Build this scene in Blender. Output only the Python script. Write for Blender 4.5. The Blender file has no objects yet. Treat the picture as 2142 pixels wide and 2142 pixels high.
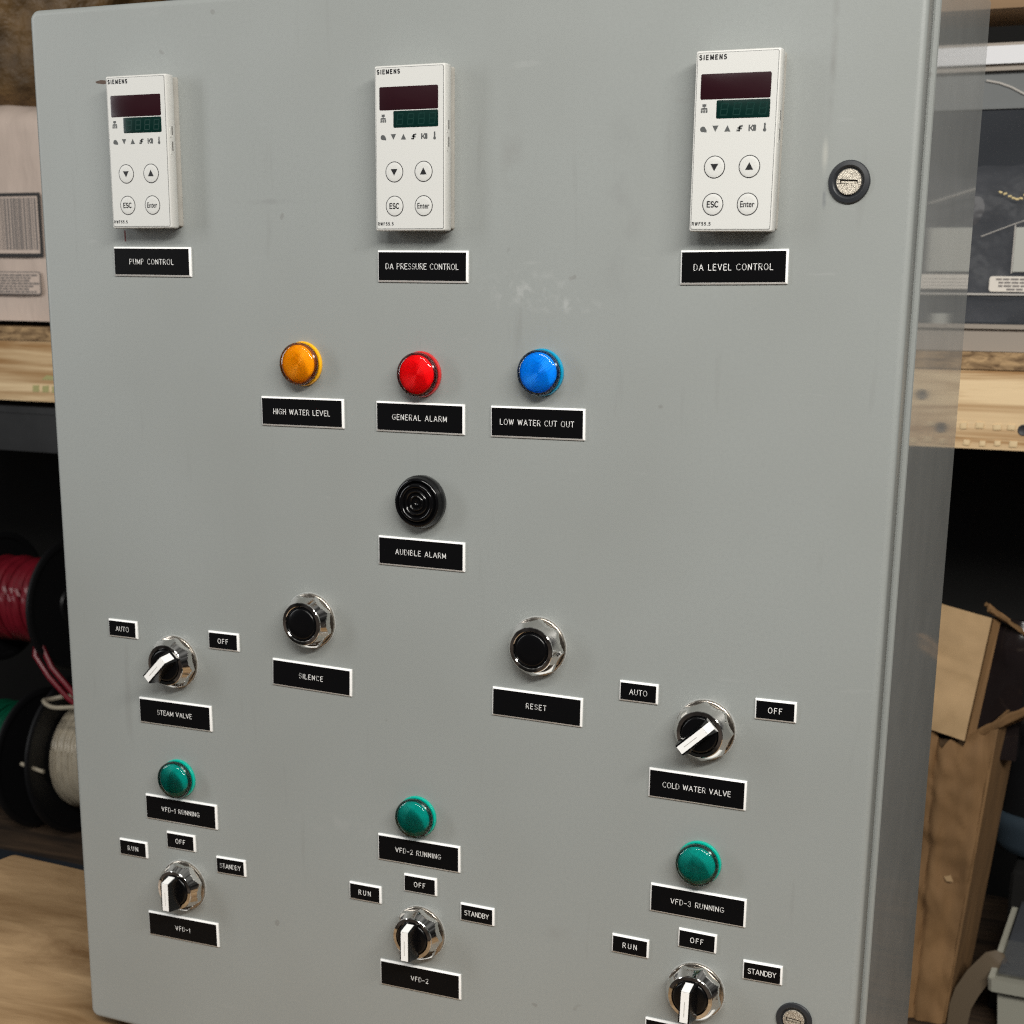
import bpy, bmesh, math, random
from mathutils import Vector, Matrix, noise
random.seed(7)
PI = math.pi
S = 0.001                     # everything below is written in millimetres
Z0 = 583.0                    # bench top is world z = 0; the first nameplate row is 583 mm above it
scn = bpy.context.scene

# ------------------------------------------------------------------ camera
cd = bpy.data.cameras.new('camera'); cam = bpy.data.objects.new('camera', cd); scn.collection.objects.link(cam)
R = [[0.91026353, 0.41392794, 0.00916311], [0.11106765, -0.22280742, -0.96851476], [-0.39885371, 0.88262139, -0.24878747]]
rx, ry, rz = Vector(R[0]), -Vector(R[1]), -Vector(R[2])
M4 = Matrix(((rx.x, ry.x, rz.x), (rx.y, ry.y, rz.y), (rx.z, ry.z, rz.z))).to_4x4()
M4.translation = Vector((456.13, -884.50, -8.165 + Z0)) * S
cam.matrix_world = M4
cd.sensor_width = 36; cd.sensor_fit = 'HORIZONTAL'
cd.lens = 3221.468 / 2142 * 36
cd.shift_x = -(1049.52 - 1071) / 2142
cd.shift_y = (1414.92 - 1071) / 2142
cd.clip_start = 0.01; cd.clip_end = 30
cd.dof.use_dof = True; cd.dof.focus_distance = 0.935; cd.dof.aperture_fstop = 20
scn.camera = cam

# ------------------------------------------------------------------ world and lamps
w = bpy.data.worlds.new('World'); scn.world = w; w.use_nodes = True
nt = w.node_tree; nt.nodes.clear()
out = nt.nodes.new('ShaderNodeOutputWorld'); bg = nt.nodes.new('ShaderNodeBackground')
tc = nt.nodes.new('ShaderNodeTexCoord'); sp = nt.nodes.new('ShaderNodeSeparateXYZ'); cr = nt.nodes.new('ShaderNodeValToRGB')
mr = nt.nodes.new('ShaderNodeMapRange'); mr.inputs['From Min'].default_value = -1
nt.links.new(tc.outputs['Generated'], sp.inputs[0]); nt.links.new(sp.outputs['Z'], mr.inputs['Value'])
nt.links.new(mr.outputs[0], cr.inputs[0]); nt.links.new(cr.outputs[0], bg.inputs[0]); nt.links.new(bg.outputs[0], out.inputs[0])
e = cr.color_ramp.elements      # workshop: warm dark floor, dim clutter at eye level, pale ceiling
e[0].position = 0.0; e[0].color = (0.13, 0.105, 0.085, 1)
e[1].position = 1.0; e[1].color = (0.50, 0.50, 0.48, 1)
for p_, c_ in ((0.36, (0.15, 0.12, 0.10)), (0.46, (0.07, 0.06, 0.055)), (0.56, (0.06, 0.06, 0.06)), (0.64, (0.22, 0.22, 0.215)), (0.80, (0.34, 0.34, 0.33))):
    x_ = e.new(p_); x_.color = (*c_, 1)
nz = nt.nodes.new('ShaderNodeTexNoise'); nz.inputs['Scale'].default_value = 5.5; nz.inputs['Detail'].default_value = 3
nt.links.new(tc.outputs['Generated'], nz.inputs['Vector'])
nm_ = nt.nodes.new('ShaderNodeMapRange'); nm_.inputs['From Min'].default_value = 0.38; nm_.inputs['From Max'].default_value = 0.62
nm_.inputs['To Min'].default_value = 0.35; nm_.inputs['To Max'].default_value = 1.7; nt.links.new(nz.outputs[0], nm_.inputs['Value'])
mx_ = nt.nodes.new('ShaderNodeVectorMath'); mx_.operation = 'SCALE'
nt.links.new(cr.outputs[0], mx_.inputs[0]); nt.links.new(nm_.outputs[0], mx_.inputs['Scale']); nt.links.new(mx_.outputs[0], bg.inputs[0])
bg.inputs[1].default_value = 0.33

def area(name, loc, target, sx, sy, power, col):
    l = bpy.data.lights.new(name, 'AREA'); l.shape = 'RECTANGLE'; l.size = sx; l.size_y = sy
    l.energy = power; l.color = col
    o = bpy.data.objects.new(name, l); scn.collection.objects.link(o)
    o.location = Vector(loc); d = Vector(target) - Vector(loc)
    o.rotation_euler = d.to_track_quat('-Z', 'Y').to_euler(); return o
area('tube_light_right', (1.2, -1.30, 1.50), (0.25, 0.0, 0.30), 1.5, 0.18, 41, (1.0, 0.975, 0.92))
area('doorway_light_left', (-1.9, -1.15, 1.0), (-0.1, 0.0, 0.35), 0.35, 1.3, 12, (0.97, 0.99, 1.0))
area('tube_light_centre', (0.2, -1.6, 1.9), (0.0, 0.3, 0.1), 1.4, 0.2, 20, (1.0, 0.98, 0.94))
scn.view_settings.view_transform = 'Standard'; scn.view_settings.look = 'None'
scn.view_settings.exposure = 0.0; scn.view_settings.gamma = 1.0
scn.render.film_transparent = False
scn.cycles.pixel_filter_type = 'BLACKMAN_HARRIS'; scn.cycles.filter_width = 1.2
scn.cycles.use_denoising = False; scn.cycles.sample_clamp_indirect = 3.0

# ------------------------------------------------------------------ materials
MATS = {}
def mat(name, col, rough=0.5, metal=0.0, coat=0.0, trans=0.0, noise_amt=0.0, noise_scale=40, bump=0.0, bump_scale=400,
        ior=1.5, sss=0.0, stretch=(1, 1, 1), col2=None, rough_var=0.0, aniso=0.0, spec=0.5, alpha=1.0, bump_dist=0.001, tint=None):
    m = bpy.data.materials.new(name); m.use_nodes = True; n = m.node_tree; b = n.nodes['Principled BSDF']
    b.inputs['Base Color'].default_value = (*col, 1); b.inputs['Roughness'].default_value = rough
    b.inputs['Metallic'].default_value = metal; b.inputs['Coat Weight'].default_value = coat
    b.inputs['Coat Roughness'].default_value = 0.03
    b.inputs['Transmission Weight'].default_value = trans; b.inputs['IOR'].default_value = ior
    b.inputs['Specular IOR Level'].default_value = spec
    b.inputs['Alpha'].default_value = alpha
    if tint: b.inputs['Specular Tint'].default_value = (*tint, 1)
    if sss: b.inputs['Subsurface Weight'].default_value = sss; b.inputs['Subsurface Scale'].default_value = 0.004
    if aniso: b.inputs['Anisotropic'].default_value = aniso
    if noise_amt or bump or rough_var or col2:
        t = n.nodes.new('ShaderNodeTexCoord'); mp = n.nodes.new('ShaderNodeMapping'); mp.inputs['Scale'].default_value = stretch
        n.links.new(t.outputs['Object'], mp.inputs[0])
    if noise_amt or col2:
        a = n.nodes.new('ShaderNodeTexNoise'); a.inputs['Scale'].default_value = noise_scale; a.inputs['Detail'].default_value = 6
        n.links.new(mp.outputs[0], a.inputs['Vector'])
        r = n.nodes.new('ShaderNodeValToRGB'); c2 = col2 or tuple(c * (1 - noise_amt) for c in col)
        r.color_ramp.elements[0].position = 0.3; r.color_ramp.elements[0].color = (*c2, 1)
        r.color_ramp.elements[1].position = 0.7; r.color_ramp.elements[1].color = (*col, 1)
        n.links.new(a.outputs[0], r.inputs[0]); n.links.new(r.outputs[0], b.inputs['Base Color'])
        if rough_var:
            k = n.nodes.new('ShaderNodeMapRange'); k.inputs['To Min'].default_value = rough - rough_var; k.inputs['To Max'].default_value = rough + rough_var
            n.links.new(a.outputs[0], k.inputs['Value']); n.links.new(k.outputs[0], b.inputs['Roughness'])
    if bump:
        a = n.nodes.new('ShaderNodeTexNoise'); a.inputs['Scale'].default_value = bump_scale; a.inputs['Detail'].default_value = 4
        n.links.new(mp.outputs[0], a.inputs['Vector'])
        u = n.nodes.new('ShaderNodeBump'); u.inputs['Strength'].default_value = bump; u.inputs['Distance'].default_value = bump_dist
        n.links.new(a.outputs[0], u.inputs['Height']); n.links.new(u.outputs[0], b.inputs['Normal'])
    MATS[name] = m; return m

def door_paint():
    """grey baked enamel: faint orange peel, hand smudges, darker patches, thin vertical drag marks, a few scuffs"""
    m = mat('grey_enamel', (0.30, 0.315, 0.300), 0.36, bump=0.05, bump_scale=900)
    n = m.node_tree; b = n.nodes['Principled BSDF']
    t = n.nodes.new('ShaderNodeTexCoord')
    def ns(scale, stretch, lo, hi, detail=5):
        mp = n.nodes.new('ShaderNodeMapping'); mp.inputs['Scale'].default_value = stretch
        n.links.new(t.outputs['Object'], mp.inputs[0])
        a = n.nodes.new('ShaderNodeTexNoise'); a.inputs['Scale'].default_value = scale; a.inputs['Detail'].default_value = detail
        n.links.new(mp.outputs[0], a.inputs['Vector'])
        k = n.nodes.new('ShaderNodeMapRange'); k.inputs['From Min'].default_value = lo; k.inputs['From Max'].default_value = hi
        n.links.new(a.outputs[0], k.inputs['Value']); return k.outputs[0]
    def mix(fac, a, bcol, amt):
        q = n.nodes.new('ShaderNodeMath'); q.operation = 'MULTIPLY'; q.inputs[1].default_value = amt; n.links.new(fac, q.inputs[0])
        x = n.nodes.new('ShaderNodeMix'); x.data_type = 'RGBA'
        n.links.new(q.outputs[0], x.inputs[0])
        if isinstance(a, tuple): x.inputs[6].default_value = (*a, 1)
        else: n.links.new(a, x.inputs[6])
        x.inputs[7].default_value = (*bcol, 1); return x.outputs[2]
    base = (0.298, 0.316, 0.306)
    c = mix(ns(6, (1, 1, 1), 0.40, 0.75), base, (0.272, 0.285, 0.272), 0.8)
    c = mix(ns(420, (1, 1, 1), 0.42, 0.70), c, (0.268, 0.283, 0.274), 0.35)
    c = mix(ns(14, (6, 1, 0.6), 0.64, 0.74), c, (0.22, 0.225, 0.215), 0.30)
    c = mix(ns(22, (1, 1, 5), 0.68, 0.76), c, (0.40, 0.41, 0.40), 0.22)
    c = mix(ns(55, (1, 1, 1), 0.73, 0.76, 2), c, (0.16, 0.15, 0.14), 0.35)
    def spot(px, pz, rx_, rz_, lo, hi, scale):
        mp = n.nodes.new('ShaderNodeMapping'); mp.inputs['Location'].default_value = (-px / rx_, 0, -pz / rz_); mp.inputs['Scale'].default_value = (1000 / rx_, 0.0001, 1000 / rz_)
        n.links.new(t.outputs['Object'], mp.inputs[0])
        l = n.nodes.new('ShaderNodeVectorMath'); l.operation = 'LENGTH'; n.links.new(mp.outputs[0], l.inputs[0])
        k = n.nodes.new('ShaderNodeMapRange'); k.inputs['From Min'].default_value = 1.0; k.inputs['From Max'].default_value = 0.2; n.links.new(l.outputs['Value'], k.inputs['Value'])
        q = n.nodes.new('ShaderNodeMath'); q.operation = 'MULTIPLY'; n.links.new(k.outputs[0], q.inputs[0]); n.links.new(ns(scale, (1, 1, 1), lo, hi), q.inputs[1]); return q.outputs[0]
    c = mix(spot(72, -14, 42, 14, 0.50, 0.66, 130), c, (0.46, 0.47, 0.46), 0.42)     # pale rubbed patch under the middle of the top row
    c = mix(spot(95, -22, 30, 6, 0.50, 0.64, 160), c, (0.48, 0.49, 0.48), 0.38)
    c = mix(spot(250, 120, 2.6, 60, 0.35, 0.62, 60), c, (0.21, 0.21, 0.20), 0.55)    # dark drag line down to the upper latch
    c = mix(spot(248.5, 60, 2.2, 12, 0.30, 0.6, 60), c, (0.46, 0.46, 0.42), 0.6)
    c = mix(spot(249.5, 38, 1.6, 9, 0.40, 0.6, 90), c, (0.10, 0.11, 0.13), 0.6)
    c = mix(spot(178, 92, 60, 3, 0.45, 0.65, 50), c, (0.23, 0.23, 0.22), 0.35)
    c = mix(spot(120, -430, 60, 8, 0.45, 0.65, 50), c, (0.23, 0.23, 0.22), 0.40)
    c = mix(spot(60, 60, 10, 45, 0.45, 0.65, 40), c, (0.22, 0.22, 0.21), 0.35)  # darker upright patch to the right of the middle controller
    c = mix(spot(130, 35, 16, 60, 0.45, 0.65, 45), c, (0.22, 0.225, 0.22), 0.35)  # darker upright patch between the middle and right controllers
    c = mix(spot(-110, 40, 40, 2.2, 0.42, 0.60, 50), c, (0.21, 0.215, 0.21), 0.35)
    c = mix(spot(-60, -380, 50, 10, 0.45, 0.65, 60), c, (0.38, 0.39, 0.38), 0.30)
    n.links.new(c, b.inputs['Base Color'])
    r = n.nodes.new('ShaderNodeMapRange'); r.inputs['To Min'].default_value = 0.30; r.inputs['To Max'].default_value = 0.46
    n.links.new(ns(9, (1, 1, 1), 0.3, 0.7), r.inputs['Value']); n.links.new(r.outputs[0], b.inputs['Roughness'])
    return m
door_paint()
mat('body_enamel', (0.33, 0.338, 0.328), 0.05, noise_amt=0.12, noise_scale=30, spec=0.6)
mat('gasket', (0.02, 0.018, 0.016), 0.7)
mat('gasket_lip', (0.40, 0.35, 0.27), 0.6)
mat('bezel_white', (0.63, 0.625, 0.595), 0.38, bump=0.03, bump_scale=1500)
mat('face_white', (0.63, 0.63, 0.605), 0.42, bump=0.02, bump_scale=2500)
mat('collar_grey', (0.42, 0.40, 0.36), 0.35, noise_amt=0.15, noise_scale=80)
mat('print_black', (0.012, 0.012, 0.014), 0.45)
mat('print_grey', (0.085, 0.09, 0.09), 0.5)
mat('red_window', (0.022, 0.006, 0.009), 0.2, spec=0.35)
mat('green_window', (0.002, 0.019, 0.0155), 0.2, spec=0.35)
mat('green_segment', (0.005, 0.033, 0.027), 0.3)
mat('plate_black', (0.0035, 0.0035, 0.004), 0.34, bump=0.02, bump_scale=1800, spec=0.12)
mat('plate_core', (0.93, 0.925, 0.91), 0.4)
mat('chrome', (0.70, 0.685, 0.66), 0.06, metal=1.0)
mat('chrome_rough', (0.40, 0.36, 0.31), 0.24, metal=1.0, bump=0.04, bump_scale=1500)
mat('washer_clear', (0.36, 0.37, 0.36), 0.3)
mat('black_gloss', (0.003, 0.003, 0.0035), 0.12, spec=0.4)
mat('rubber', (0.022, 0.024, 0.028), 0.42)
mat('black_satin', (0.003, 0.003, 0.0035), 0.22, bump=0.03, bump_scale=1200, spec=0.3)
mat('stripe_white', (0.94, 0.935, 0.92), 0.35)
mat('stripe_engrave', (0.45, 0.44, 0.41), 0.5)
mat('zamak', (0.70, 0.64, 0.54), 0.42, metal=0.85, bump=0.6, bump_scale=2600, noise_amt=0.35, noise_scale=1500)
mat('slot_dark', (0.03, 0.025, 0.02), 0.6)

def lens_mat(name, face, edge, base, tint):
    m = mat(name + '_disc', face, 0.32, aniso=0.85, spec=0.6, tint=tuple(min(1, q * 1.2 + .1) for q in face))
    n = m.node_tree; tg = n.nodes.new('ShaderNodeTangent'); tg.direction_type = 'RADIAL'; tg.axis = 'Y'
    n.links.new(tg.outputs[0], n.nodes['Principled BSDF'].inputs['Tangent'])
    mat(name + '_edge', edge, 0.15, spec=0.4); mat(name + '_base', base, 0.22, coat=0.3)  # base ring colour brightened to stand for light passing through it
    m = bpy.data.materials.new(name + '_cap'); m.use_nodes = True; n = m.node_tree; n.nodes.clear()       # thin tinted plastic
    o = n.nodes.new('ShaderNodeOutputMaterial'); x = n.nodes.new('ShaderNodeMixShader'); tr = n.nodes.new('ShaderNodeBsdfTransparent'); g = n.nodes.new('ShaderNodeBsdfGlossy')
    lw = n.nodes.new('ShaderNodeFresnel'); lw.inputs['IOR'].default_value = 1.45
    tr.inputs[0].default_value = (*tint, 1); g.inputs['Roughness'].default_value = 0.04
    n.links.new(lw.outputs[0], x.inputs[0]); n.links.new(tr.outputs[0], x.inputs[1]); n.links.new(g.outputs[0], x.inputs[2]); n.links.new(x.outputs[0], o.inputs[0])
    MATS[name + '_cap'] = m
lens_mat('amber', (1.0, 0.37, 0.001), (0.30, 0.07, 0.002), (1.0, 0.50, 0.01), (1.0, 0.97, 0.88))
lens_mat('red', (0.95, 0.004, 0.008), (0.10, 0.001, 0.004), (0.62, 0.03, 0.03), (1.0, 0.86, 0.86))
lens_mat('blue', (0.001, 0.30, 1.0), (0.001, 0.03, 0.10), (0.005, 0.32, 0.55), (0.85, 0.94, 1.0))
lens_mat('green', (0.0005, 0.31, 0.275), (0.0005, 0.04, 0.035), (0.001, 0.45, 0.34), (0.85, 1.0, 0.96))
def clear(name, col):
    m = mat(name, col, 0.03, trans=1.0, ior=1.45); return m

def wood(name, c1, c2, scale=6, stretch=(1, 8, 8), bump=0.3, rough=0.6, axis='Z', dist=4.0, dark=(0.08, 0.04, 0.015), dark_amt=0.0, lo=0.32, hi=0.68):
    m = bpy.data.materials.new(name); m.use_nodes = True; n = m.node_tree; b = n.nodes['Principled BSDF']
    t = n.nodes.new('ShaderNodeTexCoord'); mp = n.nodes.new('ShaderNodeMapping'); mp.inputs['Scale'].default_value = stretch
    n.links.new(t.outputs['Object'], mp.inputs[0])
    a = n.nodes.new('ShaderNodeTexNoise'); a.inputs['Scale'].default_value = scale; a.inputs['Detail'].default_value = 9; a.inputs['Roughness'].default_value = 0.6
    a.inputs['Distortion'].default_value = dist * 0.15
    n.links.new(mp.outputs[0], a.inputs['Vector'])
    r = n.nodes.new('ShaderNodeValToRGB'); el = r.color_ramp.elements
    el[0].position = lo; el[0].color = (*c2, 1); el[1].position = hi; el[1].color = (*c1, 1)
    n.links.new(a.outputs[0], r.inputs[0]); src = r.outputs[0]
    if dark_amt:
        a2 = n.nodes.new('ShaderNodeTexNoise'); a2.inputs['Scale'].default_value = scale * 0.35; a2.inputs['Detail'].default_value = 3
        n.links.new(mp.outputs[0], a2.inputs['Vector'])
        k = n.nodes.new('ShaderNodeMapRange'); k.inputs['From Min'].default_value = 0.5; k.inputs['From Max'].default_value = 0.75
        k.inputs['To Max'].default_value = dark_amt; n.links.new(a2.outputs[0], k.inputs['Value'])
        x = n.nodes.new('ShaderNodeMix'); x.data_type = 'RGBA'; n.links.new(k.outputs[0], x.inputs[0]); n.links.new(src, x.inputs[6])
        x.inputs[7].default_value = (*dark, 1); src = x.outputs[2]
    n.links.new(src, b.inputs['Base Color'])
    u = n.nodes.new('ShaderNodeBump'); u.inputs['Strength'].default_value = bump; u.inputs['Distance'].default_value = 0.002
    n.links.new(a.outputs[0], u.inputs['Height']); n.links.new(u.outputs[0], b.inputs['Normal'])
    b.inputs['Roughness'].default_value = rough; MATS[name] = m; return m
wood('plywood_bench', (0.52, 0.345, 0.185), (0.20, 0.11, 0.045), scale=6.5, stretch=(1.2, 3.2, 1), bump=0.2, rough=0.45, dark=(0.15, 0.085, 0.03), dark_amt=0.8)
wood('pine', (0.88, 0.66, 0.39), (0.40, 0.215, 0.08), scale=8, stretch=(0.22, 5, 5), bump=0.5, dark=(0.46, 0.25, 0.09), dark_amt=0.7, lo=0.40, hi=0.58)
wood('chipboard', (0.62, 0.41, 0.21), (0.09, 0.045, 0.018), scale=85, stretch=(0.5, 1, 1.4), bump=1.0, rough=0.8)
wood('old_plank', (0.11, 0.066, 0.037), (0.018, 0.011, 0.007), scale=12, stretch=(0.5, 4, 4), bump=0.8, rough=0.8)
wood('upper_plank', (0.36, 0.22, 0.11), (0.22, 0.13, 0.06), scale=6, stretch=(0.5, 6, 6), bump=0.2)
mat('pine_chip', (0.80, 0.60, 0.34), 0.6, noise_amt=0.2, noise_scale=90)
mat('hole_disc', (0.03, 0.03, 0.035), 0.5)
mat('green_ink', (0.46, 0.43, 0.19), 0.8)
mat('dark_steel', (0.045, 0.046, 0.048), 0.45, metal=0.3, noise_amt=0.3, noise_scale=20)
mat('blue_steel', (0.035, 0.042, 0.055), 0.45, metal=0.2)
mat('back_board', (0.004, 0.0035, 0.003), 0.9)  # near-black: the unlit depth of the rack bay is put into the colour
mat('kraft', (0.31, 0.17, 0.07), 0.8, noise_amt=0.35, noise_scale=22, bump=0.8, bump_scale=24, bump_dist=0.006, stretch=(1.4, 1, 0.3))  # dark upright streaks put the shading of the folds into the colour
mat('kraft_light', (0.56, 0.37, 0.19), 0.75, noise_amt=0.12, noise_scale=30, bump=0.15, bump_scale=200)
mat('kraft_dark', (0.13, 0.075, 0.035), 0.8, noise_amt=0.4, noise_scale=20)  # shaded tone of the same kraft for the inside of the box
mat('sack_brown', (0.20, 0.115, 0.042), 0.55, noise_amt=0.75, noise_scale=16, bump=1.0, bump_scale=22, bump_dist=0.02)
mat('pale_wrap', (0.72, 0.585, 0.50), 0.7, noise_amt=0.10, noise_scale=9, bump=0.8, bump_scale=13, bump_dist=0.009, stretch=(1.3, 1, 0.5))
mat('label_ink', (0.035, 0.033, 0.033), 0.6)
mat('label_ink_soft', (0.20, 0.18, 0.17), 0.6)
mat('bag_plastic', (0.018, 0.013, 0.013), 0.15, bump=0.8, bump_scale=14)
mat('red_cable', (0.24, 0.012, 0.024), 0.33, noise_amt=0.25, noise_scale=60)
mat('green_cable', (0.004, 0.11, 0.055), 0.25, noise_amt=0.3, noise_scale=60)
mat('white_cable', (0.58, 0.51, 0.39), 0.35, noise_amt=0.2, noise_scale=60)
mat('spool_black', (0.010, 0.010, 0.011), 0.4)
mat('bin_smoke', (0.13, 0.14, 0.16), 0.10, noise_amt=0.3, noise_scale=6, coat=0.5, bump=0.05, bump_scale=12, alpha=0.42)
mat('bin_contents', (0.11, 0.11, 0.12), 0.5, noise_amt=0.8, noise_scale=11, bump=1.0, bump_scale=9, bump_dist=0.03)
mat('bin_grey', (0.24, 0.25, 0.25), 0.15, noise_amt=0.25, noise_scale=7)
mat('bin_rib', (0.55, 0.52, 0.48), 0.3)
mat('bin_lid', (0.86, 0.86, 0.88), 0.3)
mat('bin_beige', (0.36, 0.31, 0.26), 0.45)
mat('card_grey', (0.46, 0.46, 0.42), 0.5)
mat('sticker', (0.80, 0.74, 0.66), 0.5)
mat('gold', (1.0, 0.82, 0.45), 0.35, metal=0.2)  # warm glint tone for the bead squiggle on the bin
mat('blue_tote', (0.045, 0.065, 0.085), 0.35)
mat('strap', (0.15, 0.11, 0.07), 0.5)
mat('tub_base', (0.42, 0.41, 0.34), 0.45)
mat('brown_mark', (0.09, 0.06, 0.045), 0.7)
mat('red_mark', (0.16, 0.04, 0.04), 0.7)
mat('scuff_white', (0.50, 0.51, 0.50), 0.5)

# ------------------------------------------------------------------ mesh builder
class MB:
    def __init__(s): s.v = []; s.f = []; s.m = []
    def add(s, v, f, m=0):
        o = len(s.v); s.v += [tuple(a) for a in v]; s.f += [tuple(i + o for i in q) for q in f]; s.m += [m] * len(f)
    def box(s, a, b, m=0):
        (x0, y0, z0), (x1, y1, z1) = a, b
        v = [(x0, y0, z0), (x1, y0, z0), (x1, y1, z0), (x0, y1, z0), (x0, y0, z1), (x1, y0, z1), (x1, y1, z1), (x0, y1, z1)]
        s.add(v, [(0, 3, 2, 1), (4, 5, 6, 7), (0, 1, 5, 4), (1, 2, 6, 5), (2, 3, 7, 6), (3, 0, 4, 7)], m)
    def loft(s, rings, m=0, cap0=True, cap1=True):
        n = len(rings[0]); o = len(s.v)
        for r in rings: s.v += [tuple(p) for p in r]
        for i in range(len(rings) - 1):
            mm = m[i] if isinstance(m, list) else m
            for j in range(n):
                k = (j + 1) % n
                s.f.append((o + i * n + j, o + i * n + k, o + (i + 1) * n + k, o + (i + 1) * n + j)); s.m.append(mm)
        if cap0: s.f.append(tuple(o + j for j in range(n))[::-1]); s.m.append(m[0] if isinstance(m, list) else m)
        if cap1: s.f.append(tuple(o + (len(rings) - 1) * n + j for j in range(n))); s.m.append(m[-1] if isinstance(m, list) else m)
    def lathe(s, prof, m=0, seg=64, c=(0, 0), rf=None):
        """prof: (radius, height out of the panel); axis runs towards -Y"""
        rings = []
        for r, h in prof:
            ring = []
            for i in range(seg):
                t = 2 * PI * i / seg; q = max(r, 0.001) * (rf(t, r, h) if rf else 1)
                ring.append((c[0] + q * math.cos(t), -h, c[1] + q * math.sin(t)))
            rings.append(ring)
        s.loft(rings, m)
    def rrect(s, cx, cz, w, h, r, layers, m=0, seg=5, cap0=True):
        """layers: (inset, height out of the panel)"""
        rings = []
        for ins, y in layers:
            rr = max(r - ins, 0.05); hw, hh = w / 2 - ins, h / 2 - ins; ring = []
            for qx, qz, a0 in ((1, 1, 0), (-1, 1, PI / 2), (-1, -1, PI), (1, -1, 1.5 * PI)):
                for i in range(seg + 1):
                    a = a0 + PI / 2 * i / seg
                    ring.append((cx + qx * (hw - rr) + rr * math.cos(a), -y, cz + qz * (hh - rr) + rr * math.sin(a)))
            rings.append(ring)
        s.loft(rings, m, cap0)
    def poly(s, pts, h0, h1, m=0):
        """pts (x,z) outline pushed out of the panel from h0 to h1"""
        s.loft([[(x, -h0, z) for x, z in pts], [(x, -h1, z) for x, z in pts]], m)
    def tube(s, path, r, m=0, seg=8, closed=False):
        P = [Vector(p) for p in path]; n = len(P); rings = []
        up = Vector((0.13, 0.31, 0.94)).normalized()
        for i in range(n):
            a = P[(i - 1) % n] if (closed or i) else P[i]; b = P[(i + 1) % n] if (closed or i < n - 1) else P[i]
            t = (b - a).normalized(); u = t.cross(up)
            u = u.normalized() if u.length > 1e-4 else Vector((1, 0, 0)); v = t.cross(u)
            rr = r(i / (n - 1)) if callable(r) else r
            rings.append([P[i] + (u * math.cos(2 * PI * k / seg) + v * math.sin(2 * PI * k / seg)) * rr for k in range(seg)])
        if closed: rings.append(rings[0])
        s.loft(rings, m, not closed, not closed)
    def sheet(s, pts, th, m=0):
        """planar-ish polygon in 3D with thickness th along its normal"""
        P = [Vector(p) for p in pts]; nrm = Vector((0, 0, 0))
        for i in range(len(P)): nrm += P[i].cross(P[(i + 1) % len(P)])
        nrm.normalize(); s.loft([[p for p in P], [p + nrm * th for p in P]], m)
    def strokes(s, polys, w, h0, h1, m=0):
        for pl in polys:
            for i in range(len(pl) - 1):
                a = Vector((pl[i][0], pl[i][1])); b = Vector((pl[i + 1][0], pl[i + 1][1])); d = b - a
                if d.length < 1e-6: continue
                d.normalize(); nn = Vector((-d.y, d.x)) * w / 2; a2 = a - d * w * 0.35; b2 = b + d * w * 0.35
                s.poly([a2 + nn, a2 - nn, b2 - nn, b2 + nn], h0, h1, m)
    def text(s, mesh, ox, oz, h, m=0, sx=1.0, dep=0.12):
        """flat text mesh (XY) placed on the panel"""
        v = [(ox + q.co.x * sx, -h, oz + q.co.y) for q in mesh.vertices]
        s.add(v, [tuple(p.vertices) for p in mesh.polygons], m)
    def mesh(s, name, mats, smooth=35):
        me = bpy.data.meshes.new(name)
        me.from_pydata([(x * S, y * S, z * S) for x, y, z in s.v], [], s.f)
        for q in mats: me.materials.append(MATS[q])
        me.polygons.foreach_set('material_index', s.m)
        bm = bmesh.new(); bm.from_mesh(me); bmesh.ops.recalc_face_normals(bm, faces=bm.faces); bm.to_mesh(me); bm.free()
        if smooth:
            me.polygons.foreach_set('use_smooth', [True] * len(me.polygons)); me.set_sharp_from_angle(angle=math.radians(smooth))
        me.update(); return me

def obj(name, me, parent=None, loc=(0, 0, 0), rot=0, label=None, kind=None, group=None, cat=None):
    o = bpy.data.objects.new(name, me); scn.collection.objects.link(o)
    o.location = Vector(loc) * S; o.parent = parent
    if rot: o.rotation_euler = (0, rot, 0)
    for k, v in (('label', label), ('kind', kind), ('group', group), ('category', cat)):
        if v: o[k] = v
    return o
def thing(name, label, cat, loc, group=None):
    o = bpy.data.objects.new(name, None); scn.collection.objects.link(o); o.empty_display_size = 0.05
    o.location = Vector(loc) * S; o['label'] = label; o['category'] = cat
    if group: o['group'] = group
    return o
def quick(name, fn, mats, parent=None, smooth=35, **k):
    b = MB(); fn(b); return obj(name, b.mesh(name, mats, smooth), parent, **k)

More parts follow.
